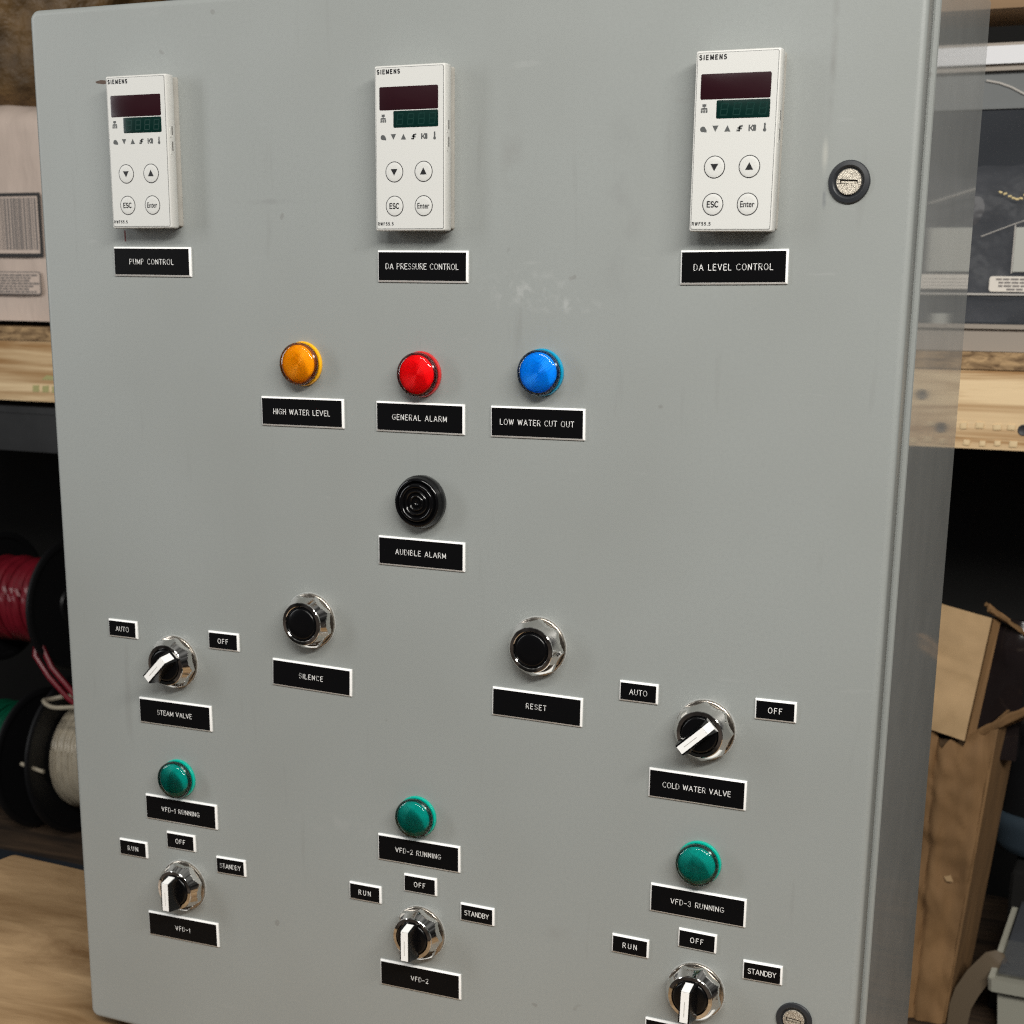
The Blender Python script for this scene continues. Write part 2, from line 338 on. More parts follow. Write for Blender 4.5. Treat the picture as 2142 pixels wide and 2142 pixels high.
# ------------------------------------------------------------------ lettering
def arc(cx, cy, rx_, ry_, a0, a1, n=8):
    return [(cx + rx_ * math.cos(math.radians(a0 + (a1 - a0) * i / n)), cy + ry_ * math.sin(math.radians(a0 + (a1 - a0) * i / n))) for i in range(n + 1)]
G = {  # single-line engraver's alphabet: width, strokes (cap height 1)
 'A': (.78, [[(0, 0), (.39, 1), (.78, 0)], [(.13, .33), (.65, .33)]]),
 'B': (.62, [[(0, 0), (0, 1), (.36, 1)] + arc(.36, .76, .22, .24, 90, -90) + [(0, .52)], [(.36, .52)] + arc(.36, .26, .26, .26, 90, -90) + [(0, 0)]]),
 'C': (.70, [arc(.40, .5, .40, .5, 48, 312, 14)]),
 'D': (.66, [[(0, 0), (0, 1), (.26, 1)] + arc(.26, .5, .40, .5, 90, -90, 12) + [(0, 0)]]),
 'E': (.56, [[(.56, 1), (0, 1), (0, 0), (.56, 0)], [(0, .53), (.46, .53)]]),
 'F': (.54, [[(.54, 1), (0, 1), (0, 0)], [(0, .53), (.44, .53)]]),
 'G': (.74, [arc(.40, .5, .40, .5, 48, 350, 15) + [(.79 * .94, .44), (.44, .44)]]),
 'H': (.64, [[(0, 0), (0, 1)], [(.64, 0), (.64, 1)], [(0, .52), (.64, .52)]]),
 'I': (.04, [[(.02, 0), (.02, 1)]]),
 'L': (.52, [[(0, 1), (0, 0), (.52, 0)]]),
 'M': (.78, [[(0, 0), (0, 1), (.39, .12), (.78, 1), (.78, 0)]]),
 'N': (.64, [[(0, 0), (0, 1), (.64, 0), (.64, 1)]]),
 'O': (.78, [arc(.39, .5, .39, .5, 0, 360, 18)]),
 'P': (.60, [[(0, 0), (0, 1), (.34, 1)] + arc(.34, .74, .26, .26, 90, -90) + [(0, .48)]]),
 'R': (.62, [[(0, 0), (0, 1), (.34, 1)] + arc(.34, .75, .25, .25, 90, -90) + [(0, .50)], [(.32, .50), (.62, 0)]]),
 'S': (.58, [arc(.29, .75, .27, .25, 35, 270, 9) + arc(.29, .25, .29, .25, 90, -145, 9)]),
 'T': (.64, [[(0, 1), (.64, 1)], [(.32, 1), (.32, 0)]]),
 'U': (.64, [[(0, 1), (0, .32)] + arc(.32, .32, .32, .32, 180, 360) + [(.64, 1)]]),
 'V': (.74, [[(0, 1), (.37, 0), (.74, 1)]]),
 'W': (1.0, [[(0, 1), (.25, 0), (.5, .95), (.75, 0), (1.0, 1)]]),
 'Y': (.72, [[(0, 1), (.36, .48), (.72, 1)], [(.36, .48), (.36, 0)]]),
 '-': (.44, [[(0, .45), (.44, .45)]]),
 '5': (.58, [[(.54, 1), (.08, 1), (.03, .55)] + arc(.26, .32, .30, .32, 110, -140, 9)]),
 '.': (.10, [[(.05, 0), (.05, .06)]]),
 '1': (.24, [[(0, .78), (.2, 1), (.2, 0)]]),
 '2': (.58, [arc(.29, .72, .28, .28, 160, -30, 9) + [(0, 0), (.58, 0)]]),
 '3': (.56, [arc(.27, .76, .25, .24, 150, -90, 8) + arc(.27, .26, .29, .26, 90, -150, 9)]),
 ' ': (.30, [])}
def stroke_text(b, txt, width, cap, cx, cz, h0, h1, sw, m=0):
    nat = sum(G[c][0] for c in txt) * cap * 0.9; gap = (width - nat) / max(1, len(txt) - 1)
    k = 1.0
    if gap < 0.2 * cap: k = (width - 0.2 * cap * (len(txt) - 1)) / nat; gap = 0.2 * cap
    k *= 0.9
    x = cx - width / 2
    for c in txt:
        wd, st = G[c]
        b.strokes([[(x + p[0] * cap * k, cz + (p[1] - .5) * cap) for p in s] for s in st], sw, h0, h1, m); x += wd * cap * k + gap
def font_mesh(txt, size, bold=0.0, sx=1.0):   # bold in mm at 10 mm type
    c = bpy.data.curves.new('text', 'FONT'); c.body = txt; c.size = size * S; c.offset = bold * S; c.fill_mode = 'BOTH'; c.resolution_u = 3
    c.align_x = 'CENTER'; c.align_y = 'CENTER'
    o = bpy.data.objects.new('text', c); scn.collection.objects.link(o)
    bpy.context.view_layer.update()
    me = bpy.data.meshes.new_from_object(o.evaluated_get(bpy.context.evaluated_depsgraph_get()))
    bpy.data.objects.remove(o)
    for v in me.vertices: v.co /= S
    xs = [v.co.x for v in me.vertices]; ys = [v.co.y for v in me.vertices]
    cx, cy = (min(xs) + max(xs)) / 2, (min(ys) + max(ys)) / 2
    W, H = max(xs) - min(xs), max(ys) - min(ys)
    for v in me.vertices: v.co.x -= cx; v.co.y -= cy
    return me, W, H
def put_text(b, txt, cx, cz, W, H, h, m=0, bold=0.0):
    me, w0, h0 = font_mesh(txt, 10, bold)
    for v in me.vertices: v.co.x *= W / w0; v.co.y *= H / h0
    b.text(me, cx, cz, h, m)

# ================================================================== THE SETTING
quick('back_wall', lambda b: b.box((-3200, 1420, -1100), (1800, 1440, 1500)), ['back_board'], kind='structure', loc=(0, 0, Z0))
quick('floor', lambda b: b.box((-3200, -2200, -1400), (2200, 1440, -1380)), ['back_board'], kind='structure', loc=(0, 0, Z0))

# workbench under the cabinet
bench = thing('workbench', 'plywood workbench top under the grey control cabinet', 'workbench', (0, 0, 0))
def bt(b):
    pts = [(-611, 266), (-500, 261.5), (900, 228), (900, -320), (-640, -320), (-616, 248), (-614, 263)]
    b.loft([[(x, y, -585 - 20) for x, y in pts], [(x, y, -585) for x, y in pts]])
quick('bench_top', bt, ['plywood_bench'], bench, loc=(0, 0, Z0))
quick('bench_frame', lambda b: (b.box((-560, -250, -700), (860, 180, -606)), b.box((-540, -230, -1380), (-460, -150, -701)), b.box((-540, 90, -1380), (-460, 170, -701)),
      b.box((760, -230, -1380), (840, -150, -701)), b.box((760, 90, -1380), (840, 170, -701))), ['old_plank'], bench, loc=(0, 0, Z0))

# ================================================================== STORAGE RACK
rack = thing('storage_rack', 'storage rack with pine shelf beams standing behind the cabinet', 'rack', (-300, 930, -900 + Z0))
RL = (300, -930, 900)    # world -> rack local
def rq(name, fn, mats, **k): return quick(name, fn, mats, rack, loc=RL, **k)
rq('timber_beam', lambda b: b.box((-1700, 930, -187), (900, 968, -99)), ['pine'], label='pine beam of the middle shelf with a row of small chips')
rq('upper_beam', lambda b: b.box((-250, 930, 276), (900, 1052, 330)), ['upper_plank'], label='brown plank at the top right')
rq('particleboard_deck', lambda b: b.box((-1700, 927, -98.8), (900, 1400, -80)), ['chipboard'], label='rough edge of the chipboard shelf')
rq('steel_beam', lambda b: (b.box((-1700, 932, -262), (-320, 980, -206)), b.box((-1700, 930, -205.5), (-320, 985, -196))), ['dark_steel'], label='dark steel beam under the left end of the pine beam')
rq('lower_deck', lambda b: b.box((-1700, 905, -930), (900, 1400, -900)), ['old_plank'], label='weathered plank deck of the lower shelf')
rq('lower_steel_beam', lambda b: (b.box((-1700, 862, -990), (-250, 904, -899)),), ['blue_steel'])
def chip(b):
    b.rrect(0, 0, 8.6, 7.2, 1.2, [(0, 0), (0.2, 1.2), (1.0, 1.5)], seg=2)
cm = MB(); chip(cm); cm = cm.mesh('wood_chip', ['pine_chip'], 50)
for row, z in enumerate((-161, -180)):
    for i in range(19):
        x = 172 + i * 17.3 + random.uniform(-1.2, 1.2) + row * 3
        if min(abs(x - h) for h in (445, 421, 270.6)) < 8 and row == 0: continue
        o = obj('wood_chip', cm, rack, (x + 300, -0.1, z + random.uniform(-1.2, 1.2) + 900)); o.scale = (random.uniform(.75, 1.1), 1, random.uniform(.8, 1.1)); o.rotation_euler = (0, random.uniform(-.12, .12), 0)
km = MB(); km.lathe([(6.4, -1), (6.4, 0.25), (5.4, 0.5), (4.8, 0.1)], seg=20); km = km.mesh('hole_disc', ['hole_disc'])  # dark raised discs stand in for round holes in the beam
for x, z in ((445, -129), (421, -165), (270.6, -164)): obj('hole_disc', km, rack, (x + 300, 0, z + 900))
def ink(b):
    for i in range(4):
        b.poly([(-1128 + i * 18, -173), (-1116 + i * 18, -173), (-1115 + i * 18, -163), (-1127 + i * 18, -164)], -929.7, -929.4)
    b.poly([(-1110, -155), (-1075, -155), (-1080, -150), (-1100, -148)], -929.7, -929.4)
rq('ink_stamp', ink, ['green_ink'], label='faded green ink stamp on the pine beam')

# ---- left: wrapped box and brown sack
wb = thing('wrapped_box', 'pale crumpled box with a barcode label on the left of the shelf', 'box', (-1200, 935, -79 + Z0))
def crumple(b, x0, x1, z0, z1, y0, y1, nx, nz, amp, tp, seed):
    n0 = len(b.v); V = []
    for j in range(nz + 1):
        for i in range(nx + 1):
            u, v = i / nx, j / nz; x = x0 + (x1 - x0) * u; z = z0 + (z1 - z0) * v
            q = noise.noise(Vector((x * .012, z * .008, seed))) + .6 * abs(noise.noise(Vector((x * .03, z * .02, seed + 5))))
            edge = min(1, min(v, 1 - v) * 6)
            V.append((x, y0 - amp * q * (0.3 + 0.7 * edge) + (1 - min(1, (1 - v) * 12)) ** 2 * tp, z + (amp * .8 * noise.noise(Vector((x * .02, 3, seed))) if j == nz else 0)))
    F = [(j * (nx + 1) + i, j * (nx + 1) + i + 1, (j + 1) * (nx + 1) + i + 1, (j + 1) * (nx + 1) + i) for j in range(nz) for i in range(nx)]
    k = len(V); V += [(x0, y1, z0), (x1, y1, z0), (x1, y1, z1), (x0, y1, z1)]
    top = [nz * (nx + 1) + i for i in range(nx + 1)]; bot = [i for i in range(nx + 1)]
    F += [tuple(top) + (k + 2, k + 3), tuple(bot[::-1]) + (k, k + 1)]
    F += [tuple([j * (nx + 1) + nx for j in range(nz + 1)]) + (k + 2, k + 1), tuple([j * (nx + 1) for j in range(nz, -1, -1)]) + (k, k + 3), (k, k + 3, k + 2, k + 1)]
    b.add(V, F)
quick('wrapping', lambda b: crumple(b, -1420, -1030, -72, 228, 945, 1250, 30, 24, 9, 25, 1.5), ['pale_wrap'], wb, loc=(1200, -935, 79), smooth=60)
def bc(b):
    F = 937; L, Rr, T, Bt = -1225, -1103, 103, 24
    b.poly([(L, Bt - 5), (Rr + 5, Bt - 5), (Rr + 5, T + 5), (L, T + 5)], -F, -F + 0.6, 0)
    b.poly([(L, Bt), (Rr, Bt), (Rr, T), (L, T)], -F + .7, -F + 1.0, 1)
    x = L + 2; random.seed(3)
    while x < Rr - 5:
        wd = random.choice((1, 1.4, 2, 3.4)); b.poly([(x, Bt + 5), (x + wd, Bt + 5), (x + wd, T - 2), (x, T - 2)], -F + 1.1, -F + 1.3, 2); x += wd + random.choice((1.1, 1.6, 2.4))
quick('barcode_label', bc, ['label_ink', 'pale_wrap', 'label_ink_soft'], wb, loc=(1200, -935, 79), smooth=0)
def tl(b):
    F = 937; L, Rr, T, Bt = -1215, -1106, -1.5, -34
    b.rrect((L + Rr) / 2, (T + Bt) / 2, Rr - L, T - Bt, 4, [(0, -F), (0, -F + .5)], 0)
    b.rrect((L + Rr) / 2, (T + Bt) / 2, Rr - L - 3, T - Bt - 3, 3, [(0, -F + .6), (0, -F + .8)], 1)
    random.seed(5)
    for i in range(7):
        z = T - 5 - i * 3.9; x = L + 5
        while x < Rr - 8 - (i % 3) * 9: wd = random.uniform(4, 12); b.poly([(x, z - 1.3), (x + wd, z - 1.3), (x + wd, z + 1.1), (x, z + 1.1)], -F + .9, -F + 1.1, 0); x += wd + 1.6
quick('small_print_label', tl, ['label_ink_soft', 'pale_wrap'], wb, loc=(1200, -935, 79), smooth=0)
sk = MB()
def sack(b):
    nu, nv = 44, 26; V = []; F = []
    for j in range(nv + 1):
        v = j / nv; ph = -PI / 2 + PI * v
        for i in range(nu):
            a = 2 * PI * i / nu; q = 1 + .16 * noise.noise(Vector((math.cos(a) * 2.2, math.sin(a) * 2.2, v * 4))) + .10 * abs(noise.noise(Vector((math.cos(a) * 6, math.sin(a) * 6, v * 9))))
            cu = max(0.02, math.cos(ph)) ** 0.45
            V.append((-1250 + 215 * cu * q * math.cos(a), 1110 + 160 * cu * q * math.sin(a), 400 + 172 * math.sin(ph) * (1 + .05 * q)))
    for j in range(nv):
        for i in range(nu): k = (i + 1) % nu; F.append((j * nu + i, j * nu + k, (j + 1) * nu + k, (j + 1) * nu + i))
    b.add(V, F)
sack(sk); so = obj('paper_sack', sk.mesh('paper_sack', ['sack_brown'], 80), None, (0, 0, Z0), label='crumpled dark brown sack lying on the pale box at the upper left', cat='sack')

# ---- left: cable spools
def torus(b, x, yc, zc, R_, r_, m=0, seg=40, s2=8, wob=0):
    b.tube([(x + wob * math.sin(2 * PI * i / seg * 1.0 + x), yc + R_ * math.cos(2 * PI * i / seg), zc + R_ * math.sin(2 * PI * i / seg)) for i in range(seg)], r_, m, s2, True)
def xl(b, prof, yc, zc, m=0, seg=56):
    b.loft([[(x, yc + r * math.cos(2 * PI * i / seg), zc + r * math.sin(2 * PI * i / seg)) for i in range(seg)] for r, x in prof], m)
def spool(label, cat, xf, yc, zc, R_, rw, cmat, rt, x0, x1, hub_x0, hub_x1, faces):
    t = thing('cable_spool', label, cat, (xf, yc, zc - R_ + Z0), 'cable spools on the lower shelf'); L = (-xf, -yc, -(zc - R_))
    for f in faces:
        quick('flange', lambda b: (xl(b, [(R_ - 2, f), (R_, f + 2), (R_, f + 6), (R_ - 3, f + 8), (R_ - 9, f + 8), (R_ - 12, f + 5), (30, f + 5), (28, f + 9), (12, f + 9), (12, f + 4)], yc, zc)), ['spool_black'], t, loc=L)
    quick('hub', lambda b: xl(b, [(rw - rt - 4, hub_x0), (rw - rt - 4, hub_x1)], yc, zc), ['spool_black'], t, loc=L)
    x = x0; i = 0
    while x < x1:
        quick('cable_turn', lambda b: torus(b, x, yc, zc + random.uniform(-1, 1), rw - rt + random.uniform(-1.5, 1.5), rt, wob=rt * .35), [cmat], t, loc=L); x += rt * 1.85; i += 1
    return t, L
rs, rL = spool('black spool of thick glossy red cable at the left edge', 'cable spool', -1158, 1018, -512, 105, 68, 'red_cable', 8.0, -1285, -1163, -1295, -1158, [-1158, -1300])
quick('cable_tail', lambda b: b.tube([(-1168, 952, -520), (-1160, 945, -560), (-1140, 945, -598), (-1095, 945, -640), (-1040, 945, -668), (-985, 945, -680)], 4.6, seg=8), ['red_cable'], rs, loc=rL)
quick('cable_tail', lambda b: b.tube([(-1170, 955, -530), (-1165, 938, -580), (-1140, 938, -612), (-1105, 938, -642), (-1050, 938, -672), (-1000, 938, -684)], 4.2, seg=8), ['red_cable'], rs, loc=rL)
gs, gL = spool('black spool of green cable at the lower left, behind the white one', 'cable spool', -1252, 1035, -784, 118, 86, 'green_cable', 3.0, -1340, -1255, -1345, -1252, [-1252])
ws, wL = spool('black spool of off-white cable beside the cabinet at the lower left', 'cable spool', -1176, 1040, -766, 134, 88, 'white_cable', 3.4, -1164, -1060, -1172, -1050, [-1176, -1054])
quick('cable_tail', lambda b: b.tube([(-1196, 925, -757), (-1180, 923, -759), (-1150, 922, -763)], 3.2), ['white_cable'], ws, loc=wL)
quick('cable_loop', lambda b: b.tube([(-1100 + 44 * math.cos(a * PI / 12), 935 + 30 * math.sin(a * PI / 12), -647 + 1.5 * math.sin(a)) for a in range(24)], 3.4, 0, 8, True), ['white_cable'], None, loc=(0, 0, Z0), label='loop of off-white cable lying above the white cable spool', cat='cable')

# ---- right: storage bin on the middle shelf
bn = thing('storage_bin', 'smoked clear storage bin with white lid on the right of the shelf', 'storage bin', (420, 1100, -79.5 + Z0)); bL = (-420, -1100, 79.5)
BX0, BX1 = 60, 760
def bq(name, fn, mats, **k): return quick(name, fn, mats, bn, loc=bL, **k)
def bin_layers(b, z0, z1, y, inset=0, m=0):
    b.box((BX0 + inset, y, z0), (BX1 - inset, 1390 - inset, z1), m)
bq('tray', lambda b: (bin_layers(b, -79.5, -55, 938, 4), b.box((BX0, 932, -54.8), (BX1, 1394, -50))), ['bin_beige'])
bq('body', lambda b: bin_layers(b, -49.8, 176, 941, 6), ['bin_smoke'])
bq('contents', lambda b: crumple(b, BX0 + 20, BX1 - 20, -48, 118, 962, 1360, 44, 14, 26, 8, 2.7), ['bin_contents'], smooth=70)
bq('shoulder', lambda b: (b.box((BX0 + 4, 938, 176.2), (BX1 - 4, 1392, 179)), b.box((BX0 + 8, 944, 179.2), (BX1 - 8, 1386, 214.6))), ['bin_grey'])
bq('lid', lambda b: (b.box((BX0 + 2, 936, 214.8), (BX1 - 2, 1394, 220.8), 1), b.box((BX0, 930, 221), (BX1, 1398, 239), 0), b.box((BX0 + 20, 960, 239.2), (BX1 - 20, 1370, 246), 1)), ['bin_lid', 'bin_beige'])
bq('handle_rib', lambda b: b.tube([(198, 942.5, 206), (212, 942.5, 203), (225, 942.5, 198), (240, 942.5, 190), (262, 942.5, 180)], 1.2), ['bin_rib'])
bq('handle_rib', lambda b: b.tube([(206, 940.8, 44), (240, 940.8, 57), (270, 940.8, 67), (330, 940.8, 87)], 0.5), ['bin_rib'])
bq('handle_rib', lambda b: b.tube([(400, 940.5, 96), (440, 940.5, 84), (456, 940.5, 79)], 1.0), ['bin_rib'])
bq('lower_lip', lambda b: b.box((BX0 + 6, 938, -18.6), (BX1 - 6, 940.8, -16.6)), ['bin_rib'])
bq('card_pocket', lambda b: (b.box((241, 939.6, 5), (242.2, 940.8, 56)), b.box((242.6, 939.4, 6.5), (452, 940.8, 53.5), 1)), ['bin_rib', 'card_grey'])
def stk(b):
    b.rrect(275, -6.6, 112, 16.6, 3, [(0, -940.8), (0, -939.9), (.5, -939.6)], 0)
    b.rrect(425, -4.5, 100, 16, 2, [(0, -940.8), (0, -939.9), (.5, -939.6)], 0)
    random.seed(11)
    for i, (a, c) in enumerate(((226, 268), (229, 269), (229, 267), (238, 256))):
        z = -1.5 - i * 3.6; x = a
        while x < c: wd = min(random.uniform(4, 9), c - x); b.poly([(x, z - 1.0), (x + wd, z - 1.0), (x + wd, z + 1.0), (x, z + 1.0)], -939.5, -939.4, 1); x += wd + 1.2
        b.poly([(395, z - .3), (455, z - .3), (455, z + .3), (395, z + .3)], -939.5, -939.4, 1)
bq('sticker', stk, ['sticker', 'label_ink_soft'], smooth=0)
bq('front_tab', lambda b: b.box((424, 934, -50), (441, 940.8, -39)), ['card_grey'])
def glint_squiggle(b):  # beads added to stand for a warm light glint on the smoked wall
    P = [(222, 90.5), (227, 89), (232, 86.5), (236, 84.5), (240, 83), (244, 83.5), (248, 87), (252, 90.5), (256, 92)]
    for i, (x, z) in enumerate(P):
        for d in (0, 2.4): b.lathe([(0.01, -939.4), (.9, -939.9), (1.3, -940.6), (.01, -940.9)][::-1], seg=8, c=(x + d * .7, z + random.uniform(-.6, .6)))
bq('glint_beads', glint_squiggle, ['gold'], label='gold bead squiggle standing for a warm light glint on the bin front')

# ---- right: open kraft carton on the lower shelf
kb = thing('cardboard_box', 'tall torn open cardboard box beside the right side of the cabinet', 'cardboard box', (180, 1050, -900 + Z0)); kL = (-180, -1050, 900)
def kq(name, fn, mats, **k): return quick(name, fn, mats, kb, loc=kL, **k)
def kfront(b):
    top = [(40, -500), (150, -512), (180, -518), (196, -523), (203, -530), (207, -541), (211, -546), (214, -538), (219, -533), (228, -538), (234, -541), (238, -530), (243, -522), (250, -521), (256, -520), (263, -509), (271, -500)]
    def zt(x):
        for (a, p), (c, q) in zip(top, top[1:]):
            if x <= c: return p + (q - p) * (x - a) / (c - a)
        return top[-1][1]
    nx, nz = 70, 60; V = []
    for j in range(nz + 1):
        v = j / nz
        for i in range(nx + 1):
            u = i / nx; xr = 238.5 + 32 * v; x = 60 + (xr - 60) * u; z = -899 + (zt(60 + 210.5 * u) + 899) * v
            q = noise.noise(Vector((x * .045, z * .006, 4.1))) * 7.0 + noise.noise(Vector((x * .02, z * .02, 9))) * 7.0 + abs(noise.noise(Vector((x * .05 + z * .02, z * .03, 3)))) * 6.0 - 5.0 * math.exp(-((x - 203 + 3 * noise.noise(Vector((z * .02, 0, 2)))) / 3.0) ** 2)
            if v > .8: q += (v - .8) * 14 * noise.noise(Vector((x * .06, z * .05, 1)))
            V.append((x, 941 - q, z))
    b.add(V, [(j * (nx + 1) + i, j * (nx + 1) + i + 1, (j + 1) * (nx + 1) + i + 1, (j + 1) * (nx + 1) + i) for j in range(nz) for i in range(nx)])
    o = len(V); b.add([(x, y + 4, z) for x, y, z in V], [(j * (nx + 1) + i, (j + 1) * (nx + 1) + i, (j + 1) * (nx + 1) + i + 1, j * (nx + 1) + i + 1) for j in range(nz) for i in range(nx)])
kq('front_panel', kfront, ['kraft'], smooth=60)
kq('side_panel', lambda b: b.sheet([(270.5, 941, -500), (238.5, 941, -899), (249, 1040, -905), (286, 1040, -496)], 3.0), ['kraft'])
kq('notch_backing', lambda b: b.box((150, 950, -640), (262, 953, -536)), ['kraft_dark'])  # sheet added behind the torn notch, inner shade put into its dark brown
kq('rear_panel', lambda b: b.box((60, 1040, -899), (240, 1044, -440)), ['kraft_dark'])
kq('torn_edge', lambda b: b.sheet([(225, 940, -706), (233, 937, -702), (237, 935, -709), (229, 938, -711)], 0.8), ['kraft_light'])
def bent(b, P, th, amp, seed, fold=0.45):
    A, B, C_, D = [Vector(p) for p in P]; n = (B - A).cross(D - A).normalized(); N = 26; V = []
    for j in range(N + 1):
        for i in range(N + 1):
            u, v = i / N, j / N; p = A.lerp(B, u).lerp(D.lerp(C_, u), v)
            q = amp * noise.noise(Vector((u * 2.6, v * 3.2, seed))) + amp * .5 * abs(noise.noise(Vector((u * 7, v * 8, seed + 3)))) - 2.2 * math.exp(-((v - fold - .04 * u) / .03) ** 2)
            V.append(p + n * q)
    F = [(j * (N + 1) + i, j * (N + 1) + i + 1, (j + 1) * (N + 1) + i + 1, (j + 1) * (N + 1) + i) for j in range(N) for i in range(N)]
    o = len(V); R_ = [j for j in range(N + 1)] + [(j + 1) * (N + 1) - 1 for j in range(1, N + 1)] + [N * (N + 1) + i for i in range(N - 1, -1, -1)] + [j * (N + 1) for j in range(N - 1, 0, -1)]
    b.add(V + [p - n * th for p in V], F + [tuple(i + o for i in f[::-1]) for f in F] + [(R_[i], R_[(i + 1) % len(R_)], R_[(i + 1) % len(R_)] + o, R_[i] + o) for i in range(len(R_))])
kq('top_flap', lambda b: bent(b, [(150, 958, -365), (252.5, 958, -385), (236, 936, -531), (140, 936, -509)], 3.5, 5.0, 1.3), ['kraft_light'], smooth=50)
kq('top_flap', lambda b: b.sheet([(254, 960, -386), (261, 968, -391), (246, 946, -532), (237, 941, -533)], 3.0), ['kraft'])
kq('top_flap', lambda b: bent(b, [(246, 948, -520), (420, 872, -396), (420, 905, -418), (252, 975, -532)], 3.0, 8.0, 6.1, .5), ['kraft'], smooth=50, label='bent side flap pointing right')
kq('top_flap', lambda b: bent(b, [(243, 968, -368), (252, 950, -374), (340, 985, -446), (336, 1004, -430)], 3.5, 5.0, 7.7, .6), ['kraft'], smooth=50, label='thin rear flap pointing up and right')
kq('lining_bag', lambda b: crumple(b, 200, 292, -560, -395, 975, 1010, 12, 14, 16, 4, 8.2), ['bag_plastic'], smooth=70)

# ---- right: things low on the shelf
st = MB(); 
def ribbon(b, pts, wv, th):
    P = [Vector(p) for p in pts]; rings = []
    for i, p in enumerate(P):
        t = (P[min(i + 1, len(P) - 1)] - P[max(i - 1, 0)]).normalized(); sd = Vector(wv[i]); nn = t.cross(sd).normalized() * th
        rings.append([p - sd, p + sd, p + sd + nn, p - sd + nn])
    b.loft(rings)
ribbon(st, [(305, 955, -806), (298, 950, -801), (290, 948, -806), (275, 945, -830), (264, 943, -852), (258, 942, -872), (256, 941, -899), (256, 941, -930)],
       [(5, 0, -7), (6, 0, -7), (9, 0, -8), (13, 0, -6), (14, 0, -3), (13, 0, -1), (12, 0, 0), (12, 0, 0)], 1.6)
obj('packing_strap', st.mesh('packing_strap', ['strap'], 60), None, (0, 0, Z0), label='dull beige packing strap curling over the lower shelf beside the cardboard box', cat='strap')
tb = thing('lidded_tub', 'pale tub with clear lid at the lower right corner', 'tub', (320, 1040, -900 + Z0)); tL = (-320, -1040, 900)
quick('tub_body', lambda b: (b.loft([[(304, 945, -899), (350, 945, -899), (350, 1150, -899), (304, 1150, -899)], [(300, 940, -845), (350, 940, -845), (350, 1150, -845), (300, 1150, -845)]])), ['tub_base'], tb, loc=tL)
quick('rim', lambda b: b.loft([[(x, y, -838) for x, y in ((290, 930), (294, 926), (352, 926), (352, 1160), (290, 1160))], [(x, y, -822) for x, y in ((288, 930), (293, 924), (352, 924), (352, 1160), (288, 1160))]]), ['tub_base'], tb, loc=tL)
quick('lid', lambda b: (b.sheet([(289, 930, -821), (301, 1100, -760), (308, 1100, -760), (296, 930, -821)], 4), b.sheet([(300, 930, -815), (348, 930, -815), (350, 1100, -755), (312, 1100, -755)], 4, 1)), ['tub_base', 'bin_smoke'], tb, loc=tL)
to = MB(); to.loft([[(cx_ + r_ * math.cos(t * PI / 16) * 1.0, 1130 + r_ * .6 * math.sin(t * PI / 16), z) for t in range(32)] for cx_, r_, z in ((342, 60, -726), (342, 78, -720), (342, 84, -708), (342, 87, -690), (342, 90, -684), (342, 90, -672), (342, 84, -668))])
to.loft([[(342 + r_ * math.cos(t * PI / 16), 1130 + r_ * .6 * math.sin(t * PI / 16), z) for t in range(32)] for r_, z in ((80, -667.5), (82, -600), (70, -560))], 1)
obj('blue_tub', to.mesh('blue_tub', ['blue_tote', 'spool_black'], 50), None, (0, 0, Z0), label='dark blue-grey round tub high at the lower right', cat='tub')
quick('crate', lambda b: b.rrect(362, -813.5, 140, 172, 8, [(0, -1190), (0, -1060), (4, -1055)]), ['back_board'], None, loc=(0, 0, Z0), label='black crate under the dark blue-grey round tub', cat='crate')
quick('block', lambda b: b.rrect(300, -886, 34, 26, 3, [(0, -1040), (0, -1010), (2, -1008)]), ['spool_black'], None, loc=(0, 0, Z0), label='small black block on the planks beside the beige strap', cat='block')

# ================================================================== THE CONTROL CABINET
cab = thing('control_cabinet', 'large grey steel control cabinet with controllers, pilot lamps and selector switches', 'control cabinet', (0, 110, 2))
CL = (0, -110, Z0 - 2)       # parts are written relative to the first nameplate row on the door face
def cq(name, fn, mats, **k):
    k.setdefault('loc', CL); return quick(name, fn, mats, cab, **k)
def part(name, me, x, z, label=None, rot=0, h=0): return obj(name, me, cab, (CL[0] + x, CL[1] - h, CL[2] + z), rot, label)
DX, DZ, DW, DH = 0.0, -205.5, 597.2, 742.0
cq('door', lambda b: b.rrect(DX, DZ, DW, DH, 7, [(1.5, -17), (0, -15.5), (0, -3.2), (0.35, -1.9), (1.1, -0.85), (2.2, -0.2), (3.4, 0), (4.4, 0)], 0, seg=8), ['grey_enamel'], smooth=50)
cq('gasket', lambda b: b.rrect(DX, DZ, DW - 1, DH - 1, 6, [(2.6, -22.9), (2.6, -20.2), (0.9, -20.1), (0.7, -19.5), (0.9, -19.0), (2.8, -18.9), (2.8, -17.1)], [0, 0, 1, 1, 1, 0, 0]), ['gasket', 'gasket_lip'])
def body(b):
    x0, x1, z0, z1 = -301, 301, -583, 169.5
    b.rrect(0, (z0 + z1) / 2, x1 - x0, z1 - z0, 4, [(0, -205), (0, -25.2), (.5, -23.9), (1.4, -23.1), (2.6, -22.9), (4.4, -23.1), (5.2, -24.0), (5.6, -26.0)], [0, 1, 1, 1, 1, 1, 1, 1], seg=5)
cq('enclosure_body', body, ['body_enamel', 'grey_enamel'], smooth=0)

